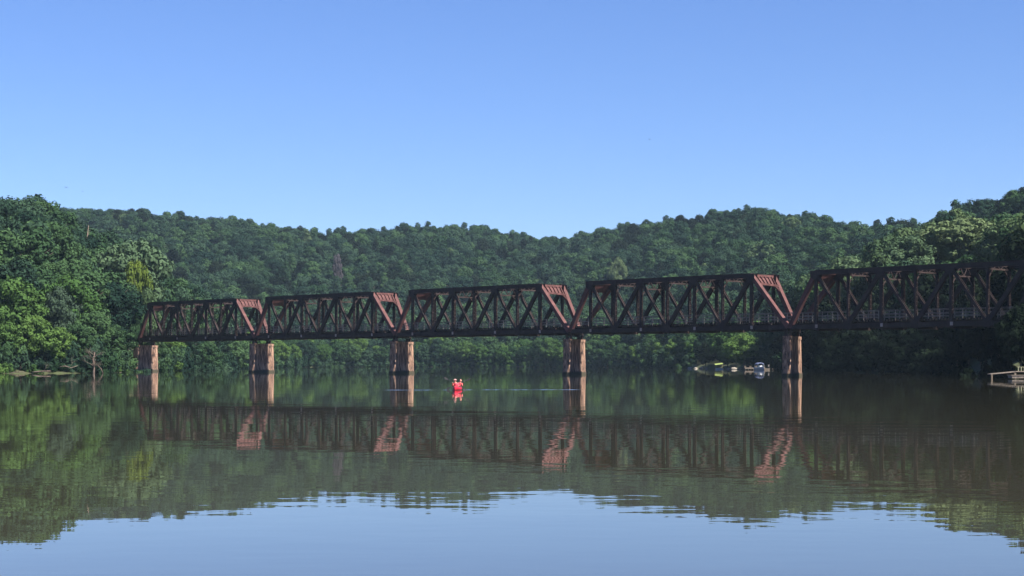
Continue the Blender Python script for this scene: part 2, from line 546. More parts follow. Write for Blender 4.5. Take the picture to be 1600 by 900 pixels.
def bridge_clear(X, Y):
    """keep trees off the bridge itself"""
    a = Vector((-82.7, 379.5)); e = Vector((0.683, -0.730)); w = Vector((0.730, 0.683))
    q = Vector((X, Y)) - a
    s = q.dot(e); t = q.dot(w)
    return -12 < s < 240 and -7.5 < t < 12

# forest sown over the land
sp = 7.2
yy = 150.0
while yy < 1330:
    step = sp if yy < 560 else 8.0
    half = yy * 0.40 + 10
    if yy < 470: half = max(half, 190)
    xx = -half
    while xx < half:
        X = xx + rnd.uniform(-.42, .42) * step; Y = yy + rnd.uniform(-.42, .42) * step
        xx += step
        px = 800 + F * X / Y
        g = ground(X, Y)
        if g < 0.9: continue
        if Y > far_d1(px) + 40: continue
        if px < -60 and Y > 520: continue
        if px < -400: continue
        if px > 1680 and Y > 520: continue
        if bridge_clear(X, Y) or in_special(X, Y): continue
        left = px < 400 and Y < 620; right = px > 1190 and Y < 520
        sc_ = rnd.choice([rnd.uniform(0.6, 1.0), rnd.uniform(.9, 1.35)])
        low = g < 3.2
        pr = rnd.randrange(len(PROTO))
        if left:
            sc_ = rnd.uniform(0.85, 1.35)
            col = rnd.choice(['deep green'] * 5 + ['mid green'] * 3)
            if px < 150 and g < 12: col = rnd.choice(['bright green', 'mid green', 'mid green', 'deep green'])
        elif right:
            sc_ = rnd.uniform(0.85, 1.3)
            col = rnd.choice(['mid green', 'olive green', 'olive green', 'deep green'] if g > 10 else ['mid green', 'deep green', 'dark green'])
            if px > 1235 and g < 7: col = 'dark green'  # low right bank, its shade carried by the leaf colour
        else:
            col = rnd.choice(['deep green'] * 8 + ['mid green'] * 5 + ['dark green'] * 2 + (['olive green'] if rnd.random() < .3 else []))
            if low: col = rnd.choice(['mid green', 'bright green', 'bright green', 'deep green'])
        if low: sc_ *= 0.72 if Y > 500 else 0.62
        top = g + PROTO[pr][2] * sc_
        if hides_special(X, Y, top) or shades(X, Y, top): continue
        place(X, Y, sc_, col, pr)
    yy += step * 0.93
# shoreline row
px = -80.0
while px < 1720:
    s = shore(px)
    for D in np.arange(s - 8, s + 14, 0.7):
        X = (px - 800) / F * D
        if ground(X, D) > 0.35:
            if not bridge_clear(X, D) and not in_special(X, D):
                col = rnd.choice(['mid green', 'bright green', 'mid green', 'deep green'])
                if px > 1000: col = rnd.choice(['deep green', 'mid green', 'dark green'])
                if px > 1235: col = 'dark green'  # right shore row, shade painted in through the darkest leaves
                sc_ = rnd.uniform(0.5, 0.75) if D < 500 else rnd.uniform(0.6, 0.95)
                if px > 1100 and px < 1220: sc_ *= 0.75
                pr = rnd.choice([0, 2, 6, 6, 2, 1])
                if not hides_special(X, D, 1 + PROTO[pr][2] * sc_) and not shades(X, D, 1 + PROTO[pr][2] * sc_): place(X, D, sc_, col, pr)
            break
    px += rnd.uniform(4.5, 7.5) * F / s / 1.0

# visible share of every tree, from coarse disks painted front to back
W_, H_ = 800, 450
cover = np.zeros((H_, W_), bool)
gy, gx = np.mgrid[0:H_, 0:W_]
TREES.sort(key=lambda t: t['Y'])
for t in TREES:
    R = PROTO[t['p']][3] * t['s']; top = PROTO[t['p']][2] * t['s'] * t['sz']
    cx, cyy = proj((t['X'], t['Y'], t['z'] + top * 0.58)); rx = R / t['Y'] * F; ry = top * 0.43 / t['Y'] * F
    t['px'], t['py'] = cx, cyy
    cx /= 2; cyy /= 2; rx /= 2; ry /= 2
    x0, x1 = int(max(0, cx - rx)), int(min(W_, cx + rx + 1)); y0, y1 = int(max(0, cyy - ry)), int(min(H_, cyy + ry + 1))
    t['vis'] = 0
    if x1 > x0 and y1 > y0:
        el = ((gx[y0:y1, x0:x1] - cx) / max(rx, .5)) ** 2 + ((gy[y0:y1, x0:x1] - cyy) / max(ry, .5)) ** 2 < 0.85
        sub = cover[y0:y1, x0:x1]
        t['vis'] = int((el & ~sub).sum())
        sub |= el
order = sorted(TREES, key=lambda t: (-(t['special'] is not None), -t['vis']))
solo = order[:300]; rest = order[300:]
print('trees', len(TREES), 'smallest single', solo[-1]['vis'])

# ---- labels
def rows(lst, n, region):
    lst = sorted(lst, key=lambda t: -t['py'])
    for r in range(0, len(lst), n):
        row = sorted(lst[r:r + n], key=lambda t: t['px'])
        for k, t in enumerate(row):
            size = 'small' if t['s'] < 0.8 else ('tall' if t['p'] in (1, 4, 5) else 'broad')
            if t['p'] == 5: size = 'pointed'
            t['label'] = '%s %s tree, %s from left in the %s row up %s' % (size, t['col'], ORD[k], ORD[r // n] if r // n < 16 else 'top', region)
gen = [t for t in solo if not t['special']]
L = [t for t in gen if t['px'] < 400 and t['Y'] < 640]
Rr = [t for t in gen if t['px'] > 1190 and t['Y'] < 540]
O = [t for t in gen if t not in L and t not in Rr]
rows(L, 12, 'the left hillside'); rows(Rr, 12, 'the right hillside')
rows([t for t in O if t['py'] > 515], 12, 'the far shore'); rows([t for t in O if t['py'] <= 515], 12, 'the far hill')

TKM = {}
def make_tree(t):
    me, tk, h, R, kd = PROTO[t['p']]
    name = {'tall': 'tall_tree', 'cone': 'conical_tree', 'wide': 'spreading_tree'}.get(kd, 'broadleaf_tree')
    root = empty(name, (t['X'], t['Y'], t['z']), t['rot'])
    root.scale = (t['s'], t['s'], t['s'] * t['sz'])
    if t['special']: tag(root, t['special'], 'tree', 'single trees of the valley')
    else: tag(root, t['label'], 'tree', 'trees on the river banks and hillsides')
    if not me.materials: me.materials.append(LEAF['deep green'])
    o = bpy.data.objects.new('crown', me); C.objects.link(o); o.parent = root
    o.material_slots[0].link = 'OBJECT'; o.material_slots[0].material = LEAF[t['col']]
    if t['p'] not in TKM:
        TKM[t['p']] = tk.build('trunk', M_BARK, root)
    else:
        c = TKM[t['p']].copy(); C.objects.link(c); c.parent = root
for t in solo: make_tree(t)

# ---- the rest of the forest as one object: geometry nodes over sown points
def sow(name, protos, pts, mats=None):
    """protos: list of mesh; pts: list of (x,y,z,scale,scale_z,rot,index)"""
    col = bpy.data.collections.new(name + '_kinds')
    for i, me in enumerate(protos):
        o = bpy.data.objects.new('%s_kind_%02d' % (name, i), me); col.objects.link(o)
    me = bpy.data.meshes.new(name)
    me.from_pydata([p[:3] for p in pts], [], [])
    for nm, k, ty in (('sc', 3, 'FLOAT'), ('scz', 4, 'FLOAT'), ('rot', 5, 'FLOAT'), ('idx', 6, 'INT')):
        a = me.attributes.new(nm, ty, 'POINT'); a.data.foreach_set('value', [p[k] for p in pts])
    o = bpy.data.objects.new(name, me); C.objects.link(o)
    ng = bpy.data.node_groups.new(name, 'GeometryNodeTree')
    ng.interface.new_socket('Geometry', in_out='INPUT', socket_type='NodeSocketGeometry')
    ng.interface.new_socket('Geometry', in_out='OUTPUT', socket_type='NodeSocketGeometry')
    N = ng.nodes; Lk = ng.links
    gi = N.new('NodeGroupInput'); go = N.new('NodeGroupOutput')
    ip = N.new('GeometryNodeInstanceOnPoints')
    ci = N.new('GeometryNodeCollectionInfo'); ci.inputs['Collection'].default_value = col
    ci.inputs['Separate Children'].default_value = True
    ip.inputs['Pick Instance'].default_value = True
    def attr(nm, dt):
        a = N.new('GeometryNodeInputNamedAttribute'); a.data_type = dt; a.inputs[0].default_value = nm
        return [s for s in a.outputs if s.enabled][0]
    cx = N.new('ShaderNodeCombineXYZ'); cr = N.new('ShaderNodeCombineXYZ')
    s1 = attr('sc', 'FLOAT'); s2 = attr('scz', 'FLOAT'); r1 = attr('rot', 'FLOAT'); ix = attr('idx', 'INT')
    Lk.new(s1, cx.inputs[0]); Lk.new(s1, cx.inputs[1]); Lk.new(s2, cx.inputs[2]); Lk.new(r1, cr.inputs[2])
    Lk.new(gi.outputs[0], ip.inputs['Points']); Lk.new(ci.outputs[0], ip.inputs['Instance'])
    Lk.new(ix, ip.inputs['Instance Index']); Lk.new(cx.outputs[0], ip.inputs['Scale'])
    Lk.new(cr.outputs[0], ip.inputs['Rotation'])
    Lk.new(ip.outputs[0], go.inputs[0])
    md = o.modifiers.new('sown', 'NODES'); md.node_group = ng
    return o
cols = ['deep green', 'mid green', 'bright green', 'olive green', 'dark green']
protos = []; index = {}
for c in cols:
    for i, (me, h, R) in enumerate(FARP):
        m2 = me.copy(); m2.materials.append(LEAF[c]); index[(c, i)] = len(protos); protos.append(m2)
pts = []
for t in rest:
    c = t['col'] if t['col'] in cols else 'olive green'
    pts.append((t['X'], t['Y'], t['z'], t['s'] * 1.02, t['s'] * t['sz'], t['rot'], index[(c, t['p'])]))
fo = sow('far_forest', protos, pts)
tag(fo, 'dense dark green forest covering the hillsides behind the nearer trees', 'forest', kind='stuff')

# ---- undergrowth along the banks
pts = []
sm = []
for c in ('deep green', 'mid green', 'bright green', 'dark green'):
    for me in SHRUB:
        m2 = me.copy(); m2.materials.append(LEAF[c]); sm.append(m2)
px = -140.0
while px < 1760:
    s = shore(px)
    for D in np.arange(s - 8, s + 14, 0.5):
        X = (px - 800) / F * D
        if ground(X, D) > 0.12:
            if rnd.random() < 0.93 and not (1085 < px < 1215 and rnd.random() < 0.8):
                k = rnd.choice([0, 0, 4, 4, 8]) if px < 1000 else (0 if px < 1235 else 12)  # right bank undergrowth also has its shade in the leaf colour
                z = ground(X, D)
                q = rnd.uniform(0.35, 0.8) * (1.3 if D > 500 else 1)
                pts.append((X, D + 0.8, z - 0.1, q, q * rnd.uniform(.8, 1.2), rnd.uniform(0, 6.28), k + rnd.randrange(4)))
                for _ in range(3):
                    D2 = D + rnd.uniform(2.5, 14); X2 = X + rnd.uniform(-2, 2); q = rnd.uniform(0.7, 1.5)
                    if not bridge_clear(X2, D2):
                        pts.append((X2, D2, ground(X2, D2) - 0.1, q, q * rnd.uniform(.9, 1.5), rnd.uniform(0, 6.28), (rnd.choice([0, 0, 4]) if px < 1235 else 12) + rnd.randrange(4)))
            break
    px += rnd.uniform(1.2, 2.4) * F / s
ug = sow('undergrowth', sm, pts)
tag(ug, 'low leafy undergrowth lining the river banks at the waterline', 'undergrowth', kind='stuff')

# ------------------------------------------------------------------ bridge
def rust_mat(name, k=(1, 1, 1)):
    m = new_mat(name, (0.2, 0.08, 0.07), 0.75, 0.0, 0.25)
    nt = m.node_tree; b = nt.nodes['Principled BSDF']
    tc = nt.nodes.new('ShaderNodeTexCoord')
    n = nt.nodes.new('ShaderNodeTexNoise'); n.inputs['Scale'].default_value = 0.9; n.inputs['Detail'].default_value = 8; n.inputs['Roughness'].default_value = 0.7
    r = nt.nodes.new('ShaderNodeValToRGB')
    r.color_ramp.elements[0].position = 0.3; r.color_ramp.elements[0].color = (0.018, 0.012, 0.012, 1)
    r.color_ramp.elements[1].position = 0.55; r.color_ramp.elements[1].color = (0.034, 0.022, 0.022, 1)
    e = r.color_ramp.elements.new(0.75); e.color = (0.060, 0.044, 0.041, 1)
    nt.links.new(tc.outputs['Object'], n.inputs['Vector']); nt.links.new(n.outputs['Fac'], r.inputs[0]); nt.links.new(r.outputs[0], b.inputs['Base Color'])
    for e in r.color_ramp.elements:
        q = e.color; e.color = (q[0] * k[0], q[1] * k[1], q[2] * k[2], 1)
    return m
M_STEEL = rust_mat('dark_rusted_steel')
M_RED = rust_mat('sunlit_red_steel', (2.9, 1.95, 1.9))  # redder rust for portals and end posts, with sunlight put into the colour
M_TIE = noisy_mat('weathered_timber', (0.022, 0.017, 0.016), (0.045, 0.036, 0.032), 2.0, 0.95)
M_RAIL = noisy_mat('grey_timber_rail', (0.12, 0.10, 0.095), (0.22, 0.20, 0.185), 2.0, 0.9)
M_GUSSET = noisy_mat('worn_steel_plate', (0.16, 0.10, 0.09), (0.34, 0.28, 0.26), 1.5, 0.7)

JX, JY, TH = -82.716, 379.485, 0.75201
E_ = Vector((math.sin(TH), -math.cos(TH), 0)); Wv = Vector((math.cos(TH), math.sin(TH), 0))
LEN = 45.0; WID = 5.2; SK = 2.6
ZT, ZB, ZU = 14.85, 7.15, 6.45
S0, SP = 4.75, 11.08
S3 = S0 + 3 * SP
bridge = empty('railway_bridge', (JX, JY, 0), math.atan2(E_.y, E_.x))
tag(bridge, 'long rusty truss railway bridge of five spans on concrete piers crossing the river', 'bridge')
# bridge frame: +x runs along the bridge to the right, +y away from the camera
def make_span():
    mb = MB()
    for side, y, o in ((0, 0, 0.0), (1, WID, -SK)):
        # bottom chord, two channels with battens
        for q in (-.2, .2):
            mb.beam((o + 0.1, y + q, ZB), (LEN + o - 0.1, y + q, ZB), 0.10, 0.62)
        for k in range(30):
            x = o + 0.9 + k * 1.48
            mb.box((x, y, ZB + .25), (.35, .30, .05))
        for k in range(7):
            x = S0 + k * SP / 2
            for q in (-.27, .27):
                if k % 2 == 0: mb.box((x, y + q, ZB - .02), (1.0, .05, .9))
                else: mb.box((x, y + q, ZB + .15), (1.3, .05, 1.15))
    span = mb.build('truss_span', M_STEEL, bridge)
    for side, y, o in ((0, 0, 0.0), (1, WID, -SK)):
        mb = MB()
        mb.beam((S0 - .05, y, ZT), (S3 + .05, y, ZT), 0.62, 0.62)
        mb.beam((S0 - .1, y, ZT + .34), (S3 + .1, y, ZT + .34), 0.74, 0.05)
        for k in range(7):       # plates at the panel points
            x = S0 + k * SP / 2
            for q in (-.36, .33):
                if k % 2 == 0:
                    pl = [(x - .85, ZT + .28), (x + .85, ZT + .28), (x + .75, ZT - .55), (x + .3, ZT - 1.0), (x - .3, ZT - 1.0), (x - .75, ZT - .55)]
                    mb.add([(a_, y + q, b_) for a_, b_ in pl] + [(a_, y + q + .03, b_) for a_, b_ in pl],
                           [(0, 1, 2, 3, 4, 5), (11, 10, 9, 8, 7, 6)] + [(i, (i + 1) % 6, 6 + (i + 1) % 6, 6 + i) for i in range(6)])
                else:
                    mb.box((x, y + q + .015, ZT - .1), (.7, .04, .6))
        mb.build('top_chord', M_STEEL, span)
        for a, b in (((o + .15, y, ZB - .1), (S0, y, ZT)), ((LEN + o - .15, y, ZB - .1), (S3, y, ZT))):
            mb = MB(); mb.beam(a, b, 0.60, 0.58)
            d = (Vector(b) - Vector(a)).normalized(); nrm = Vector((-d.z, 0, d.x)) * (1 if d.x > 0 else -1)
            off = nrm * .31
            if off.z < 0: off = -off
            mb.beam(Vector(a) + off, Vector(b) + off, 0.72, 0.05)
            mb.build('end_post', M_RED, span)
        # web: verticals at every panel point
        for k in range(7):
            x = S0 + k * SP / 2
            w = 0.42 if k % 2 == 0 else 0.32
            mb = MB()
            for q in (-.16, .16): mb.beam((x, y + q, ZB), (x, y + q, ZT - .2), w, 0.07, up=(0, 1, 0))
            for j in range(11): mb.box((x, y, ZB + .7 + j * .62), (w * .8, .26, .08))
            mb.build('vertical', M_STEEL, span)
        for k in range(3):
            xt = S0 + k * SP; xb = xt + SP / 2
            for a, b, w in (((xt, y, ZT - .1), (xb, y, ZB + .1), .36), ((xb, y, ZB + .1), (xt + SP, y, ZT - .1), .58)):
                mb = MB()
                for q in (-.2, .2): mb.beam(Vector(a) + Vector((0, q, 0)), Vector(b) + Vector((0, q, 0)), 0.08, w)
                mb.beam(a, b, 0.32, w * .35)
                mb.build('diagonal', M_STEEL, span)
        for k in range(4):       # bright worn ends of the floor beams
            x = S0 + k * SP + .25
            mb = MB(); mb.box((x, y - .32 if side == 0 else y + .32, ZB + .05), (.42, .06, .5)); mb.box((x, y - .36 if side == 0 else y + .36, ZB + .05), (.25, .04, .3))
            mb.build('bearing_plate', M_GUSSET, span)
    # portals and sway frames
    for s_, sgn, oo in ((S3, 1, 0), (S0, -1, 0)):
        mb = MB()
        a0 = Vector((S3 if sgn > 0 else S0, 0, ZT)); a1 = Vector((a0.x, WID, ZT))
        b0 = Vector((LEN - .15 if sgn > 0 else .15, 0, ZB)); b1 = Vector(((LEN if sgn > 0 else 0) - SK, WID, ZB))
        d0 = (b0 - a0).normalized(); d1 = (b1 - a1).normalized()
        def on(t, dn):   # t across, dn metres down the posts
            return (a0 + d0 * dn) * (1 - t) + (a1 + d1 * dn) * t
        out = Vector((sgn * .16, 0, .12))
        mb.beam(on(0, .1) + out, on(1, .1) + out, .25, .35); mb.beam(on(0.04, 1.75) + out, on(.96, 1.75) + out, .25, .3)
        mb.add([on(.03, .1), on(.97, .1), on(.97, 1.75), on(.03, 1.75)] + [p + out * .3 for p in (on(.03, .1), on(.97, .1), on(.97, 1.75), on(.03, 1.75))],
               [(0, 1, 2, 3), (7, 6, 5, 4), (0, 4, 5, 1), (1, 5, 6, 2), (2, 6, 7, 3), (3, 7, 4, 0)])
        for k in range(1, 6):
            mb.beam(on(k / 6, .2) + out, on(k / 6, 1.7) + out, .12, .22)
        for t0, t1 in ((0.03, .24), (.97, .76)):     # curved knee braces
            prev = None
            for j in range(7):
                a = j / 6 * math.pi / 2
                t = t0 + (t1 - t0) * (1 - math.cos(a)); dn = 3.3 - 1.5 * math.sin(a)
                p = on(t, dn) + out * .6
                if prev is not None: mb.beam(prev, p, .16, .22)
                prev = p
        mb.build('portal_frame', M_RED, span)
    for k in range(1, 6):
        x = S0 + k * SP / 2
        mb = MB(); zb = ZT - (1.25 if k % 2 == 0 else .55)
        mb.beam((x, .3, ZT), (x, WID - .3, ZT), .18, .3)
        mb.beam((x, .2, zb), (x, WID - .2, zb), .14, .2)
        n = 5
        for j in range(n):
            y0 = .3 + (WID - .6) * j / n; y1 = .3 + (WID - .6) * (j + 1) / n
            mb.beam((x, y0, zb if j % 2 else ZT), (x, y1, ZT if j % 2 else zb), .08, .1)
        for y0, y1 in ((.2, 1.2), (WID - .2, WID - 1.2)): mb.beam((x, y0, zb - 1.1), (x, y1, zb), .12, .14)
        mb.build('sway_frame', M_STEEL, span)
    mb = MB()
    for k in range(6):
        x0 = S0 + k * SP / 2; x1 = x0 + SP / 2
        mb.beam((x0, .2, ZT - .02), (x1, WID - .2, ZT - .02), .12, .12); mb.beam((x0, WID - .2, ZT + .12), (x1, .2, ZT + .12), .12, .12)
    mb.build('top_bracing', M_STEEL, span)
    mb = MB()   # floor beams and stringers
    for k in range(-1, 9):
        x = S0 + k * SP / 2
        if k == -1: x = .4
        if k == 8: x = LEN - .6
        if k == 7: x = S3 + 3.4
        o2 = -SK if k in (-1, 8) else 0
        mb.beam((x, .05, ZB - .02), (x + o2, WID - .05, ZB - .02), .35, 1.15)
    for y in (1.5, 1.75, WID - 1.75, WID - 1.5):
        mb.beam((0.1 - SK * y / WID, y, ZB + .15), (LEN - SK * y / WID, y, ZB + .15), .14, .75)
    mb.build('floor_beam_grid', M_STEEL, span)
    rg = random.Random(2)
    mb = MB()   # sleepers and walkway planks
    n = int(LEN / .46)
    for k in range(n):
        x = .3 + k * LEN / n
        mb.box((x - SK * .5, WID / 2 + rg.uniform(-.05, .05), ZB + .66), (.30, WID - .9, .24))
    for y in np.arange(.8, WID - .6, .30): mb.beam((.05 - SK * y / WID, y, ZB + .815), (LEN - .05 - SK * y / WID, y, ZB + .815), .27, .06)
    mb.build('deck', M_TIE, span)
    for y in (.62, WID - .62):
        mb = MB(); o = -SK * y / WID
        for z in (.45, .85, 1.35): mb.beam((.05 + o, y, ZB + .75 + z), (LEN - .05 + o, y, ZB + .75 + z), .07 if z < 1.3 else .14, .09 if z < 1.3 else .07)
        for k in range(26): mb.box((.4 + o + k * 1.76, y, ZB + 1.35), (.10, .09, 1.45))
        mb.build('railing', M_RAIL, span)
    return span
span0 = make_span()
kids = [o for o in C.objects if o.parent == span0]
for n_ in range(1, 5):
    c = span0.copy(); C.objects.link(c); c.location = (n_ * LEN, 0, 0)
    for k in kids:
        d = k.copy(); C.objects.link(d); d.parent = c

# piers
def pier_mat():
    m = new_mat('stained_concrete', (0.4, 0.33, 0.28), 0.9)
    nt = m.node_tree; b = nt.nodes['Principled BSDF']
    tc = nt.nodes.new('ShaderNodeTexCoord')
    mp = nt.nodes.new('ShaderNodeMapping'); mp.inputs['Scale'].default_value = (1, 1, .22)
    n = nt.nodes.new('ShaderNodeTexNoise'); n.inputs['Scale'].default_value = 1.9; n.inputs['Detail'].default_value = 8; n.inputs['Roughness'].default_value = .7
    r = nt.nodes.new('ShaderNodeValToRGB')
    r.color_ramp.elements[0].position = .42; r.color_ramp.elements[0].color = (.05, .036, .032, 1)
    r.color_ramp.elements[1].position = .5; r.color_ramp.elements[1].color = (.22, .13, .092, 1)
    e = r.color_ramp.elements.new(.68); e.color = (.46, .33, .25, 1)
    nt.links.new(tc.outputs['Object'], mp.inputs[0]); nt.links.new(mp.outputs[0], n.inputs['Vector']); nt.links.new(n.outputs['Fac'], r.inputs[0])
    sx = nt.nodes.new('ShaderNodeSeparateXYZ'); nt.links.new(tc.outputs['Object'], sx.inputs[0])
    ad = nt.nodes.new('ShaderNodeMath'); ad.operation = 'MULTIPLY_ADD'; ad.inputs[1].default_value = -1.1
    nt.links.new(n.outputs['Fac'], ad.inputs[0]); nt.links.new(sx.outputs['Z'], ad.inputs[2])
    mr = nt.nodes.new('ShaderNodeMapRange'); mr.inputs['From Min'].default_value = -.25; mr.inputs['From Max'].default_value = .05
    nt.links.new(ad.outputs[0], mr.inputs['Value'])      # dried mud and algae just above the water
    mx = nt.nodes.new('ShaderNodeMix'); mx.data_type = 'RGBA'; mx.inputs[6].default_value = (.05, .045, .03, 1)
    nt.links.new(mr.outputs[0], mx.inputs[0]); nt.links.new(r.outputs[0], mx.inputs[7])
    nt.links.new(mx.outputs[2], b.inputs['Base Color'])
    bp = nt.nodes.new('ShaderNodeBump'); bp.inputs['Strength'].default_value = .5; bp.inputs['Distance'].default_value = .08
    nt.links.new(n.outputs['Fac'], bp.inputs['Height']); nt.links.new(bp.outputs[0], b.inputs['Normal'])
    return m
M_PIER = pier_mat()
def oct_ring(hx, hy, ch, z, cx=0, cy_=0):
    return [Vector((cx + x, cy_ + y, z)) for x, y in ((-hx + ch, -hy), (hx - ch, -hy), (hx, -hy + ch), (hx, hy - ch), (hx - ch, hy), (-hx + ch, hy), (-hx, hy - ch), (-hx, -hy + ch))]
skew = math.atan2(SK, WID)
def make_pier():
    mb = MB(); HP = 4.2
    rings = []
    for z, e in ((-3, .16), (0.0, .12), (.45, .12), (.5, .05), (2.0, .022), (2.02, -.01), (2.08, -.01), (2.1, .02), (3.7, -.01), (3.72, -.04), (3.78, -.04), (3.8, -.012), (5.35, -.05)):
        rings.append(oct_ring(.62 + e, HP + e, .18, z))
    mb.loft(rings, smooth=False)
    p = mb.build('pier', M_PIER, bridge)
    mb = MB(); mb.loft([oct_ring(.63, HP + .03, .18, 5.353), oct_ring(.63, HP + .03, .18, 5.85)], smooth=False)
    mb.build('cap', M_PIER, p)
    return p
pier0 = make_pier()
pkids = [o for o in C.objects if o.parent == pier0]
def bearing(parent, x, y):
    mb = MB(); mb.box((x, y, 6.15), (.5, .5, .58), taper=.6); mb.box((x, y, 6.47), (.7, .6, .1)); return mb.build('bearing', M_STEEL, parent)
for n_ in range(6):
    p = pier0 if n_ == 0 else pier0.copy()
    if n_: C.objects.link(p)
    # centre between the joints of both trusses, long axis along the skew
    p.location = (n_ * LEN - SK / 2 - .25, WID / 2, 0)
    p.rotation_euler = (0, 0, skew)
    if n_:
        for k in pkids:
            d = k.copy(); C.objects.link(d); d.parent = p
for n_, p in enumerate([o for o in C.objects if o.name.split('.')[0] == 'pier']):
    for yy_ in (-WID / 2 / math.cos(skew), WID / 2 / math.cos(skew)):
        for xx_ in (-.28, .30): bearing(p, xx_, yy_)

# ------------------------------------------------------------------ kayak and paddlers
KD = 125.0; KX = (714.5 - 800) / F * KD
M_KRED = noisy_mat('red_kayak_plastic', (0.42, 0.01, 0.03), (0.52, 0.02, 0.045), 2, 0.35, spec=.5)
M_VEST = noisy_mat('red_vest_fabric', (0.48, 0.03, 0.06), (0.62, 0.08, 0.11), 6, 0.85)
M_SKIN = noisy_mat('skin', (0.50, 0.28, 0.20), (0.58, 0.33, 0.25), 5, 0.6)
M_HAT = noisy_mat('pale_hat_cloth', (0.45, 0.20, 0.20), (0.55, 0.30, 0.28), 8, 0.9)
M_HAIR = noisy_mat('dark_hair', (0.02, 0.014, 0.01), (0.05, 0.035, 0.025), 14, 0.7)
M_PADDLE = noisy_mat('black_paddle', (0.02, 0.02, 0.022), (0.04, 0.04, 0.045), 6, 0.5)
krot = math.radians(-5)
def kayak_ring(t, L=4.1, Wd=.42):
    x = (t - .5) * L; w = Wd * math.sin(math.pi * min(1, max(0, t))) ** .62 + .015
    sheer = .13 * abs(2 * t - 1) ** 2.2
    return [Vector((w * a, x, b + sheer)) for a, b in ((0, -.12), (.6, -.09), (.93, .03), (1, .15), (.9, .23), (.5, .27), (0, .28), (-.5, .27), (-.9, .23), (-1, .15), (-.93, .03), (-.6, -.09))]
kroot = empty('kayak', (KX, KD, 0), krot); KS = (.76, .76, .76); kroot.scale = KS
tag(kroot, 'red tandem kayak carrying two paddlers, gliding before the third bridge span', 'kayak')
mb = MB(); mb.loft([kayak_ring(t) for t in np.linspace(0.0, 1, 21)]); mb.build('hull', M_KRED, kroot)
for cyk in (-.55, .7):
    mb = MB(); ring = [(.30 * math.cos(a), cyk + .42 * math.sin(a), .29) for a in np.linspace(0, 2 * math.pi, 17)]
    mb.tube(ring, .028, 6); mb.build('cockpit_rim', M_PADDLE, kroot)
    mb = MB(); mb.box((0, cyk + .36, .42), (.38, .06, .34)); mb.build('seat_back', M_PADDLE, kroot)
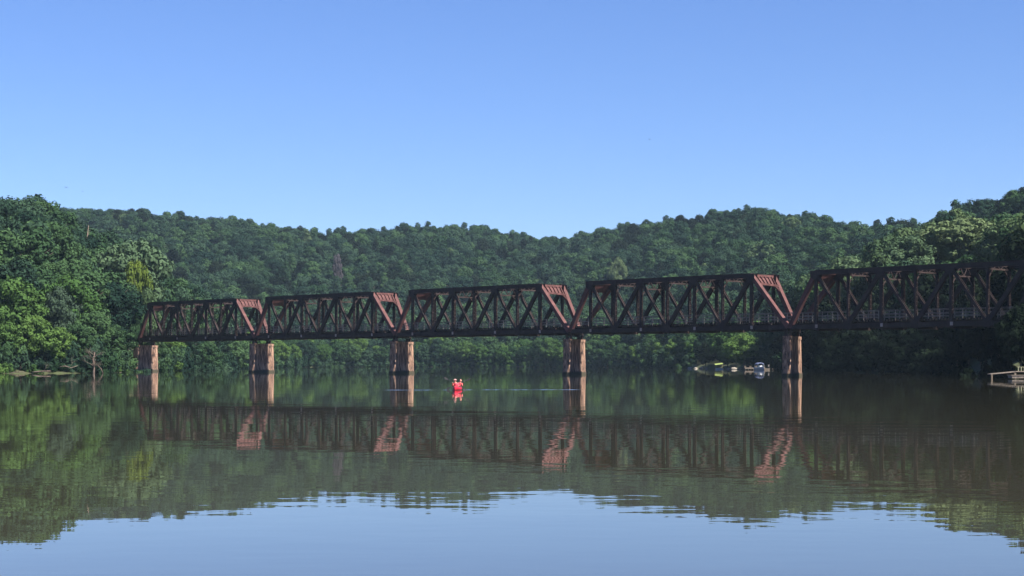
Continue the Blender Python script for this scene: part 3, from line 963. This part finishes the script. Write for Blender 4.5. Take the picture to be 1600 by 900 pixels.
def person(cyk, lean, label, hat, twist):
    root = empty('person', (KX, KD, -.14), krot); root.scale = KS
    tag(root, label, 'person', 'two kayakers')
    # skeleton grown with a skin modifier
    V = [(0, cyk, .34), (0, cyk - .02, .55), (lean * .3, cyk - .04, .78), (lean * .5, cyk - .04, .90), (lean * .55, cyk - .06, .985), (lean * .6, cyk - .07, 1.06), (lean * .6, cyk - .07, 1.14)]
    R = [.15, .135, .155, .07, .09, .10, .07]
    Ed = [(0, 1), (1, 2), (2, 3), (3, 4), (4, 5), (5, 6)]
    for s, hz_ in ((-1, .72 + twist), (1, .72 - twist)):
        k = len(V)
        V += [(s * .19 + lean * .4, cyk - .04, .80), (s * .30 + lean * .3, cyk - .14, .60), (s * .27 + lean * .2, cyk - .40, hz_ - .02), (s * .27 + lean * .2, cyk - .48, hz_)]
        R += [.065, .048, .036, .04]
        Ed += [(2, k), (k, k + 1), (k + 1, k + 2), (k + 2, k + 3)]
        for f_ in range(4):   # fingers curled round the shaft
            j = len(V); ox = (f_ - 1.5) * .022
            hx, hy, hzz = V[k + 3]
            V += [(hx + ox, hy - .035, hzz + .02), (hx + ox, hy - .05, hzz - .015)]; R += [.010, .009]
            Ed += [(k + 3, j), (j, j + 1)]
        j = len(V); V.append((hx - s * .04, hy - .01, hzz + .03)); R.append(.011); Ed.append((k + 3, j))
        k2 = len(V)   # thighs and shins under the deck
        V += [(s * .12, cyk - .25, .30), (s * .14, cyk - .48, .33)]; R += [.08, .06]
        Ed += [(0, k2), (k2, k2 + 1)]
    me = bpy.data.meshes.new('body'); me.from_pydata(V, Ed, [])
    o = bpy.data.objects.new('body', me); C.objects.link(o); o.parent = root; me.materials.append(M_SKIN)
    md = o.modifiers.new('skin', 'SKIN'); md.use_smooth_shade = True
    for i, r in enumerate(R): me.skin_vertices[0].data[i].radius = (r, r * (.75 if i < 3 else 1))
    me.skin_vertices[0].data[0].use_root = True
    sb = o.modifiers.new('smooth', 'SUBSURF'); sb.levels = 1; sb.render_levels = 2
    # vest
    rings = []
    for z, a, b, dx in ((.40, .17, .13, 0), (.5, .18, .14, .05), (.66, .19, .145, .15), (.78, .20, .14, .3), (.86, .13, .11, .45), (.88, .08, .08, .5)):
        rings.append([Vector((lean * dx + (a + .02) * math.cos(q), cyk - .03 + (b + .02) * math.sin(q), z)) for q in [2 * math.pi * k / 14 for k in range(14)]])
    mb = MB(); mb.loft(rings); mb.build('life_jacket', M_VEST, root)
    for s, hz_ in ((-1, .72 + twist), (1, .72 - twist)):
        mb = MB(); mb.tube([(s * .15 + lean * .4, cyk - .04, .81), (s * .22 + lean * .38, cyk - .06, .76), (s * .30 + lean * .3, cyk - .14, .60), (s * .28 + lean * .24, cyk - .28, (hz_ + .58) / 2)], [.075, .075, .062, .052], 8)
        mb.build('sleeve', M_VEST, root)
    hx, hy = lean * .6, cyk - .07
    mb = MB(); mb.ball((hx, hy - .015, 1.09), .115, 12, 8, (.86, .98, 1.12)); mb.build('face', M_SKIN, root)
    mb = MB(); mb.ball((hx, hy - .13, 1.07), .022, 6, 4, (.8, 1, 1.3)); mb.build('nose', M_SKIN, root)
    for s in (-1, 1):
        mb = MB(); mb.ball((hx + s * .04, hy - .118, 1.10), .012, 6, 4); mb.build('eye', M_HAIR, root)
        mb = MB(); mb.ball((hx + s * .1, hy, 1.08), .028, 6, 4, (.5, .8, 1.2)); mb.build('ear', M_SKIN, root)
    mb = MB(); mb.box((hx, hy - .12, 1.025), (.045, .015, .01)); mb.build('mouth', M_VEST, root)
    if hat:
        mb = MB(); mb.ball((hx, hy, 1.17), .125, 12, 6, (1, 1, .62)); mb.loft([[Vector((hx + r_ * math.cos(q), hy + r_ * math.sin(q), z_)) for q in [2 * math.pi * k / 14 for k in range(14)]] for r_, z_ in ((.12, 1.165), (.2, 1.145), (.2, 1.155), (.12, 1.175))])
        mb.build('sun_hat', M_HAT, root)
    else:
        mb = MB(); mb.ball((hx, hy + .02, 1.13), .125, 12, 8, (.95, 1, 1)); mb.build('hair', M_HAIR, root)
    # paddle, held but a thing of its own
    pr = empty('paddle', (KX, KD, -.12), krot); pr.scale = KS
    tag(pr, 'black double bladed paddle held by the %s kayaker' % ('front' if hat else 'rear'), 'paddle', 'kayak paddles')
    a = Vector((lean * .2 - .27, cyk - .5, .72 + twist)); b = Vector((lean * .2 + .27, cyk - .5, .72 - twist)); d = (b - a).normalized(); c_ = (a + b) / 2
    mb = MB(); mb.tube([c_ - d * .85, c_ + d * .85], .018, 6); mb.build('shaft', M_PADDLE, pr)
    for s in (-1, 1):
        mb = MB(); q0 = c_ + d * s * .82; u = Vector((0, .25, 1)).normalized()
        pl = [(0, .02), (.1, .08), (.3, .10), (.42, .06), (.44, 0), (.42, -.06), (.3, -.10), (.1, -.08), (0, -.02)]
        f1 = [q0 + d * s * x_ + u * y_ + Vector((0, -.008, 0)) for x_, y_ in pl]; f2 = [p_ + Vector((0, .016, 0)) for p_ in f1]; n9 = len(pl)
        mb.add(f1 + f2, [tuple(range(n9)), tuple(reversed(range(n9, 2 * n9)))] + [(i, (i + 1) % n9, n9 + (i + 1) % n9, n9 + i) for i in range(n9)])
        mb.build('blade', M_PADDLE, pr)
person(-.55, -.22, 'person in red life jacket and pinkish sun hat paddling in the front kayak seat', True, .16)
person(.70, .42, 'dark haired person in red life jacket paddling in the rear kayak seat', False, -.12)

# wake of the kayak: low ridges in the water
def ridge(name, pts, w, h, mat):
    mb = MB()
    rings = []
    for i, p in enumerate(pts):
        p = Vector(p); t = i / (len(pts) - 1)
        hh = h * (0.2 + 0.8 * abs(math.sin(7.3 * t * len(pts) * .21) * math.cos(3.1 * t * len(pts) * .17))) * min(1, (1 - t) * 6)
        rings.append([p + Vector((0, y * w, z * hh - .0015)) for y, z in ((-1, -.5), (-.55, .35), (-.2, .9), (0, 1), (.3, .8), (.7, .25), (1, -.5))])
    n = 7; vs = [v for r in rings for v in r]
    fs = [(i * n + k, i * n + k + 1, (i + 1) * n + k + 1, (i + 1) * n + k) for i in range(len(rings) - 1) for k in range(n - 1)]
    mb.add(vs, fs, True)
    return mb.build(name, mat)
wk = random.Random(8)
M_WAKE = new_mat('wake_water', (0.038, 0.038, 0.024), 0.05, spec=.5); M_WAKE.node_tree.nodes['Principled BSDF'].inputs['IOR'].default_value = 1.4
right = [(KX + .4 + i * .35, KD + .5 + .03 * i + .15 * wk.uniform(-1, 1), 0) for i in range(28)]
o = ridge('kayak_wake', right, .32, .026, M_WAKE); tag(o, kind='structure')
leftp = [(KX - .4 - i * .35, KD - .3 - .02 * i + .12 * wk.uniform(-1, 1), 0) for i in range(18)]
o = ridge('kayak_wake', leftp, .3, .022, M_WAKE); tag(o, kind='structure')

# ------------------------------------------------------------------ dead trees and driftwood
def branchy(mb, p, d, L, r, depth, rg, droop=0.0):
    pts = [p]; rad = [r]; q = Vector(p); dd = Vector(d).normalized()
    n = 5
    for i in range(n):
        dd = (dd + Vector((rg.uniform(-.3, .3), rg.uniform(-.3, .3), rg.uniform(-.2, .2) - droop))).normalized()
        q = q + dd * L / n
        pts.append(q.copy()); rad.append(r * (1 - (i + 1) / (n + .6)))
        if depth > 0 and i > 0:
            for _ in range(rg.choice([1, 2])):
                nd = (dd + Vector((rg.uniform(-1, 1), rg.uniform(-1, 1), rg.uniform(-.4, .7)))).normalized()
                branchy(mb, q.copy(), nd, L * .55, rad[-1] * .7, depth - 1, rg, droop)
    mb.tube(pts, rad, 6)
rg = random.Random(21)
D = 318; X = (146 - 800) / F * D
root = empty('dead_tree', (X, D, 0)); tag(root, 'bare dead tree leaning over the water, left of the first pier', 'dead tree')
mb = MB(); mb.tube([(0, 0, -.8), (.1, 0, 1), (-.05, .1, 2.6), (.25, 0, 3.9)], [.26, .2, .16, .08], 8); mb.build('trunk', M_DEAD, root)
for k in range(9):
    z = rg.uniform(.9, 3.7); a = rg.uniform(0, 6.28)
    mb = MB(); branchy(mb, Vector((0, 0, z)), Vector((math.cos(a), -.3, rg.uniform(-.1, .6))), rg.uniform(1.4, 2.6), .07, 2, rg, .05); mb.build('branch', M_DEAD, root)
mb = MB(); mb.tube([(.1, 0, 1.5), (.9, -.1, 1.45), (1.5, -.2, .8), (1.9, -.2, -.2)], [.09, .09, .08, .05], 6); mb.build('branch', M_DEAD, root)
# snag on the left hill
D = 430; X = (131 - 800) / F * D; g = ground(X, D)
root = empty('dead_snag', (X, D, g)); tag(root, 'thin white bare trunk poking out of the trees high on the left hill', 'dead tree')
zt = CAMZ + (HY - 352) / F * D - g
mb = MB(); mb.tube([(0, 0, -.5), (.2, 0, zt * .5), (1.2, 0, zt)], [.22, .2, .07], 7); mb.build('trunk', M_DEAD, root)
mb = MB(); branchy(mb, Vector((.7, 0, zt * .8)), Vector((.6, 0, 1)), 2.2, .07, 1, rg); mb.build('branch', M_DEAD, root)
# logs at the left shore
for x0, x1, y, r, lab in ((58, 86, 581.5, .13, 'red brown driftwood log lying at the waterline, right of the other logs'),
                          (22, 46, 583, .07, 'thin pale driftwood branch half sunk at the left shore'),
                          (100, 128, 573, .09, 'pale bare branch reaching over the water beside the dead tree')):
    D = 312; a = P(x0, y, D); b = P(x1, y - 2, D)
    a.z = max(.1, a.z); b.z = max(.12, b.z)
    root = empty('driftwood_log', (a.x, D - 3, 0)); tag(root, lab, 'driftwood', 'driftwood at the left shore')
    v = b - a
    mb = MB(); mb.tube([(0, 0, a.z), (v.x * .3, .2, a.z + .12), (v.x * .65, -.1, b.z * .6 + .15), (v.x, .2, b.z)], [r * .7, r, r * .9, r * .4], 8)
    mb.build('stem', M_DEAD, root)
    mb = MB(); branchy(mb, Vector((v.x * .6, 0, a.z + .1)), Vector((.5, -.3, .8)), v.x * .5, r * .45, 2, rg); mb.build('branch', M_DEAD, root)

# ------------------------------------------------------------------ dock, boats on the right bank behind the bridge
M_WOOD = noisy_mat('pale_dock_boards', (0.13, 0.11, 0.095), (0.24, 0.21, 0.18), 3, 0.9, stretch=(1, 6, 1))
M_WHITE = noisy_mat('white_gelcoat', (0.44, 0.45, 0.48), (0.56, 0.57, 0.60), 3, 0.35, spec=.5)
M_NAVY = noisy_mat('blue_canvas', (0.06, 0.08, 0.16), (0.11, 0.14, 0.24), 4, 0.8)
M_DARK = noisy_mat('dark_plastic', (0.03, 0.03, 0.035), (0.06, 0.06, 0.065), 4, 0.6)
M_GLASS = new_mat('windscreen_glass', (0.05, 0.07, 0.09), 0.08, spec=.6)
M_YEL = noisy_mat('faded_lime_tarp', (0.16, 0.22, 0.06), (0.25, 0.32, 0.10), 3, 0.85)
M_ROCK = noisy_mat('bank_rock', (0.14, 0.13, 0.11), (0.34, 0.31, 0.27), 2, 0.95, bump=.5)

def wpt(px, D, z=0): return Vector(((px - 800) / F * D, D, z))
def dock(px0, px1, D, z, depth, label, rail=False):
    a = wpt(px0, D); b = wpt(px1, D); L = b.x - a.x
    root = empty('dock', (a.x, D, 0)); tag(root, label, 'dock')
    mb = MB(); n = max(4, int(L / .3))
    for k in range(n): mb.box(((k + .5) * L / n, depth / 2, z), (L / n * .92, depth, .07))
    mb.build('deck_boards', M_WOOD, root)
    mb = MB(); mb.box((L / 2, .03, z - .16), (L, .08, .24)); mb.box((L / 2, depth - .03, z - .16), (L, .08, .24)); mb.build('rim_joist', M_WOOD, root)
    for k in range(5):
        for y in (.15, depth - .15):
            mb = MB(); x = .2 + k * (L - .4) / 4; mb.tube([(x, y, -1.5), (x, y, z + (.5 if k % 2 == 0 else -.06))], .09, 8); mb.build('pile', M_BARK, root)
    return root, L
dock(1164, 1183, 462, .62, 2.4, 'pale timber dock left of the moored motorboat', )
r2, L2 = dock(1194, 1219, 458, .38, 2.2, 'low pale floating dock between the motorboat and fifth pier')
def chair(px, D, z, label, rz):
    p = wpt(px, D, z); root = empty('garden_chair', p, rz); tag(root, label, 'chair', 'dark chairs on the dock')
    mb = MB(); mb.box((0, 0, .42), (.5, .5, .05)); mb.build('seat', M_DARK, root)
    mb = MB(); mb.beam((0, .23, .42), (0, .38, 1.0), .5, .05, up=(0, 1, 0)); mb.build('backrest', M_DARK, root)
    for x in (-.22, .22):
        for y in (-.22, .22):
            mb = MB(); mb.beam((x, y, 0), (x, y, .42), .04, .04); mb.build('leg', M_DARK, root)
        mb = MB(); mb.beam((x, -.25, .64), (x, .3, .64), .05, .04); mb.build('armrest', M_DARK, root)
chair(1202, 459.2, .42, 'dark armchair on the floating dock, nearer the motorboat', .3)
chair(1208, 459.2, .42, 'dark armchair on the floating dock, nearer the bridge pier', -.3)

# motorboat seen from the bow quarter
p = wpt(1188.5, 455)
root = empty('motorboat', (p.x, p.y, 0), math.radians(12)); tag(root, 'white motorboat with blue canopy moored between two docks', 'boat')
rings = []
for t in np.linspace(0, 1, 11):
    y = -2.2 + t * 4.6; w = 1.15 * min(1, (t * 1.6 + .05)) ** .6
    rings.append([Vector((w * a, y, b + .25 * (1 - t) ** 2)) for a, b in ((0, -.25), (.55, -.12), (.9, .3), (1, .68), (.85, .7), (.8, .5), (0, .48), (-.8, .5), (-.85, .7), (-1, .68), (-.9, .3), (-.55, -.12))])
mb = MB(); mb.loft(rings, smooth=False); mb.build('hull', M_WHITE, root)
mb = MB(); mb.add([(-.75, -.4, .7), (.75, -.4, .7), (.6, 0, 1.25), (-.6, 0, 1.25), (-.75, -.36, .7), (.75, -.36, .7), (.6, .04, 1.25), (-.6, .04, 1.25)],
                  [(0, 1, 2, 3), (7, 6, 5, 4), (0, 4, 5, 1), (1, 5, 6, 2), (2, 6, 7, 3), (3, 7, 4, 0)]); mb.build('windscreen', M_GLASS, root)
rings = []
for y, s in ((-.2, .8), (.1, 1), (1.0, 1.02), (1.9, .98), (2.2, .8)):
    rings.append([Vector((1.05 * s * math.cos(a), y, 1.45 + .55 * s * math.sin(a))) for a in np.linspace(0, math.pi, 9)] + [Vector((1.0 * s * math.cos(a), y, 1.4 + .5 * s * math.sin(a))) for a in np.linspace(math.pi, 0, 9)])
mb = MB(); mb.loft(rings); mb.build('canopy', M_NAVY, root)
for x in (-.98, .98):
    for y in (.1, 1.9):
        mb = MB(); mb.tube([(x, y, .66), (x, y, 1.5)], .03, 6); mb.build('canopy_pole', M_WHITE, root)
mb = MB(); mb.box((0, 2.5, .6), (.4, .35, .6), taper=.8); mb.box((0, 2.55, .05), (.12, .2, .7)); mb.build('outboard_motor', M_DARK, root)
mb = MB(); mb.box((0, -.25, .95), (.55, .06, .5)); mb.build('bow_hatch', M_WHITE, root)

# rowing boat under a lime tarp
p = wpt(1124, 500)
root = empty('rowing_boat', (p.x, p.y, 0), math.radians(80)); tag(root, 'small white rowing boat on the shore below the lime tarp', 'boat')
rings = []
for t in np.linspace(0, 1, 9):
    y = -1.1 + t * 2.2; w = .5 * math.sin(math.pi * min(.96, t * .8 + .1)) ** .7
    rings.append([Vector((w * a, y, b)) for a, b in ((0, -.1), (.7, 0), (1, .4), (.92, .4), (.6, .1), (-.6, .1), (-.92, .4), (-1, .4), (-.7, 0))])
mb = MB(); mb.loft(rings, smooth=False); mb.build('hull', M_WHITE, root)
for y in (-.4, .4):
    mb = MB(); mb.box((0, y, .3), (.8, .2, .04)); mb.build('thwart', M_WOOD, root)
p = wpt(1123, 503)
root = empty('tarp_shelter', (p.x, p.y, 0.3)); tag(root, 'lime coloured tarp shelter on poles above the rowing boat', 'shelter')
mb = MB(); mb.add([(-1.15, -.6, .95), (1.15, -.6, 1.25), (1.15, .7, 1.55), (-1.15, .7, 1.3), (-1.15, -.6, 1.0), (1.15, -.6, 1.3), (1.15, .7, 1.6), (-1.15, .7, 1.35)],
                  [(3, 2, 1, 0), (4, 5, 6, 7), (0, 1, 5, 4), (1, 2, 6, 5), (2, 3, 7, 6), (3, 0, 4, 7)]); mb.build('tarp', M_YEL, root)
for x in (-1.1, 1.1):
    for y in (-.5, .6):
        mb = MB(); mb.tube([(x, y, -.6), (x, y, 1.1)], .035, 6); mb.build('pole', M_BARK, root)
# rocks along that bank
rk = random.Random(4)
for k, (px_, w) in enumerate(((1068, .5), (1078, .9), (1087, .6), (1096, .8), (1104, .5), (1138, .6), (1147, 1.0), (1156, .7), (1011, 1.0), (1003, .7))):
    D = 0
    for D in np.arange(shore(px_) - 8, shore(px_) + 12, .4):
        if ground((px_ - 800) / F * D, D) > -.05: break
    p = wpt(px_, D)
    mb = MB(); mb.ball((0, 0, .12), w, 9, 6, (1, .7, .5), .16, rk)
    o = mb.build('rock', M_ROCK, None, (p.x, p.y, 0))
    tag(o, '%s rock, %s from the left on the waterline left of the motorboat' % ('large pale' if w > .75 else 'small pale', ORD[[1003, 1011, 1068, 1078, 1087, 1096, 1104, 1138, 1147, 1156].index(px_)]), 'rock', 'rocks by the far dock')

# near dock at the right edge
D = 208.5
a = P(1548, 584, D); b = P(1586, 580.5, D)
root = empty('jetty', (a.x, D, 0)); tag(root, 'weathered jetty with sloping gangway at the right edge', 'jetty')
v = b - a
mb = MB()
nb = 14
for k in range(nb):
    t0 = k / nb; t1 = (k + .92) / nb
    q0 = v * t0; q1 = v * t1
    mb.add([(q0.x, 0, a.z + v.z * t0), (q1.x, 0, a.z + v.z * t1), (q1.x, 1.5, a.z + v.z * t1), (q0.x, 1.5, a.z + v.z * t0),
            (q0.x, 0, a.z + v.z * t0 - .1), (q1.x, 0, a.z + v.z * t1 - .1), (q1.x, 1.5, a.z + v.z * t1 - .1), (q0.x, 1.5, a.z + v.z * t0 - .1)],
           [(0, 1, 2, 3), (7, 6, 5, 4), (0, 4, 5, 1), (1, 5, 6, 2), (2, 6, 7, 3), (3, 7, 4, 0)])
mb.build('gangway', M_WOOD, root)
mb = MB(); mb.box((6.5, .75, b.z), (7.0, 1.6, .1)); mb.build('platform', M_WOOD, root)
mb = MB(); mb.box((6.6, -1.2, .28), (9.2, 1.8, .32)); mb.box((6.6, -1.2, .47), (9.4, 1.95, .06)); mb.build('float', M_WOOD, root)
for x in (.15, 3.0, 6.0, 9.5):
    mb = MB(); zt = a.z - .1 + v.z * min(1, x / v.x); mb.tube([(x, .1, -2), (x, .1, zt)], .11, 8); mb.build('pile', M_BARK, root)
M_PICK = noisy_mat('pale_rail_paint', (.18, .19, .13), (.30, .31, .2), 4, .8)
for k in range(12):
    mb = MB(); mb.box((3.4 + k * .36, .1, b.z + .30), (.1, .08, .5)); mb.build('picket', M_PICK, root)
mb = MB(); mb.beam((3.3, .1, b.z + .55), (7.8, .1, b.z + .55), .07, .06); mb.build('handrail', M_PICK, root)

# birds
M_BIRD = new_mat('dark_feathers', (0.03, 0.03, 0.035), .8)
for px_, py_, D, lab in ((103.5, 293, 300, 'larger dark bird flying above the left hill'), (129, 299, 420, 'tiny dark bird just right of the larger bird over the left hill'),
                         (1015, 218, 380, 'dark bird alone high in the sky right of centre')):
    p = P(px_, py_, D)
    mb = MB(); mb.tube([(0, -.18, 0), (0, -.08, .02), (0, .06, 0), (0, .22, 0)], [.02, .06, .06, .02], 6)
    for s in (-1, 1):
        w = [(0, -.06, .03), (s * .22, -.08, .12), (s * .42, 0, .05), (s * .22, .06, .11), (0, .08, .03)]
        mb.add(w + [(x, y, z - .015) for x, y, z in w], [(0, 1, 2, 3, 4), (9, 8, 7, 6, 5)] + [(i, (i + 1) % 5, 5 + (i + 1) % 5, 5 + i) for i in range(5)])
    o = mb.build('bird', M_BIRD, None, p); tag(o, lab, 'bird', 'birds in flight'); o.rotation_euler = (0, 0, .6)
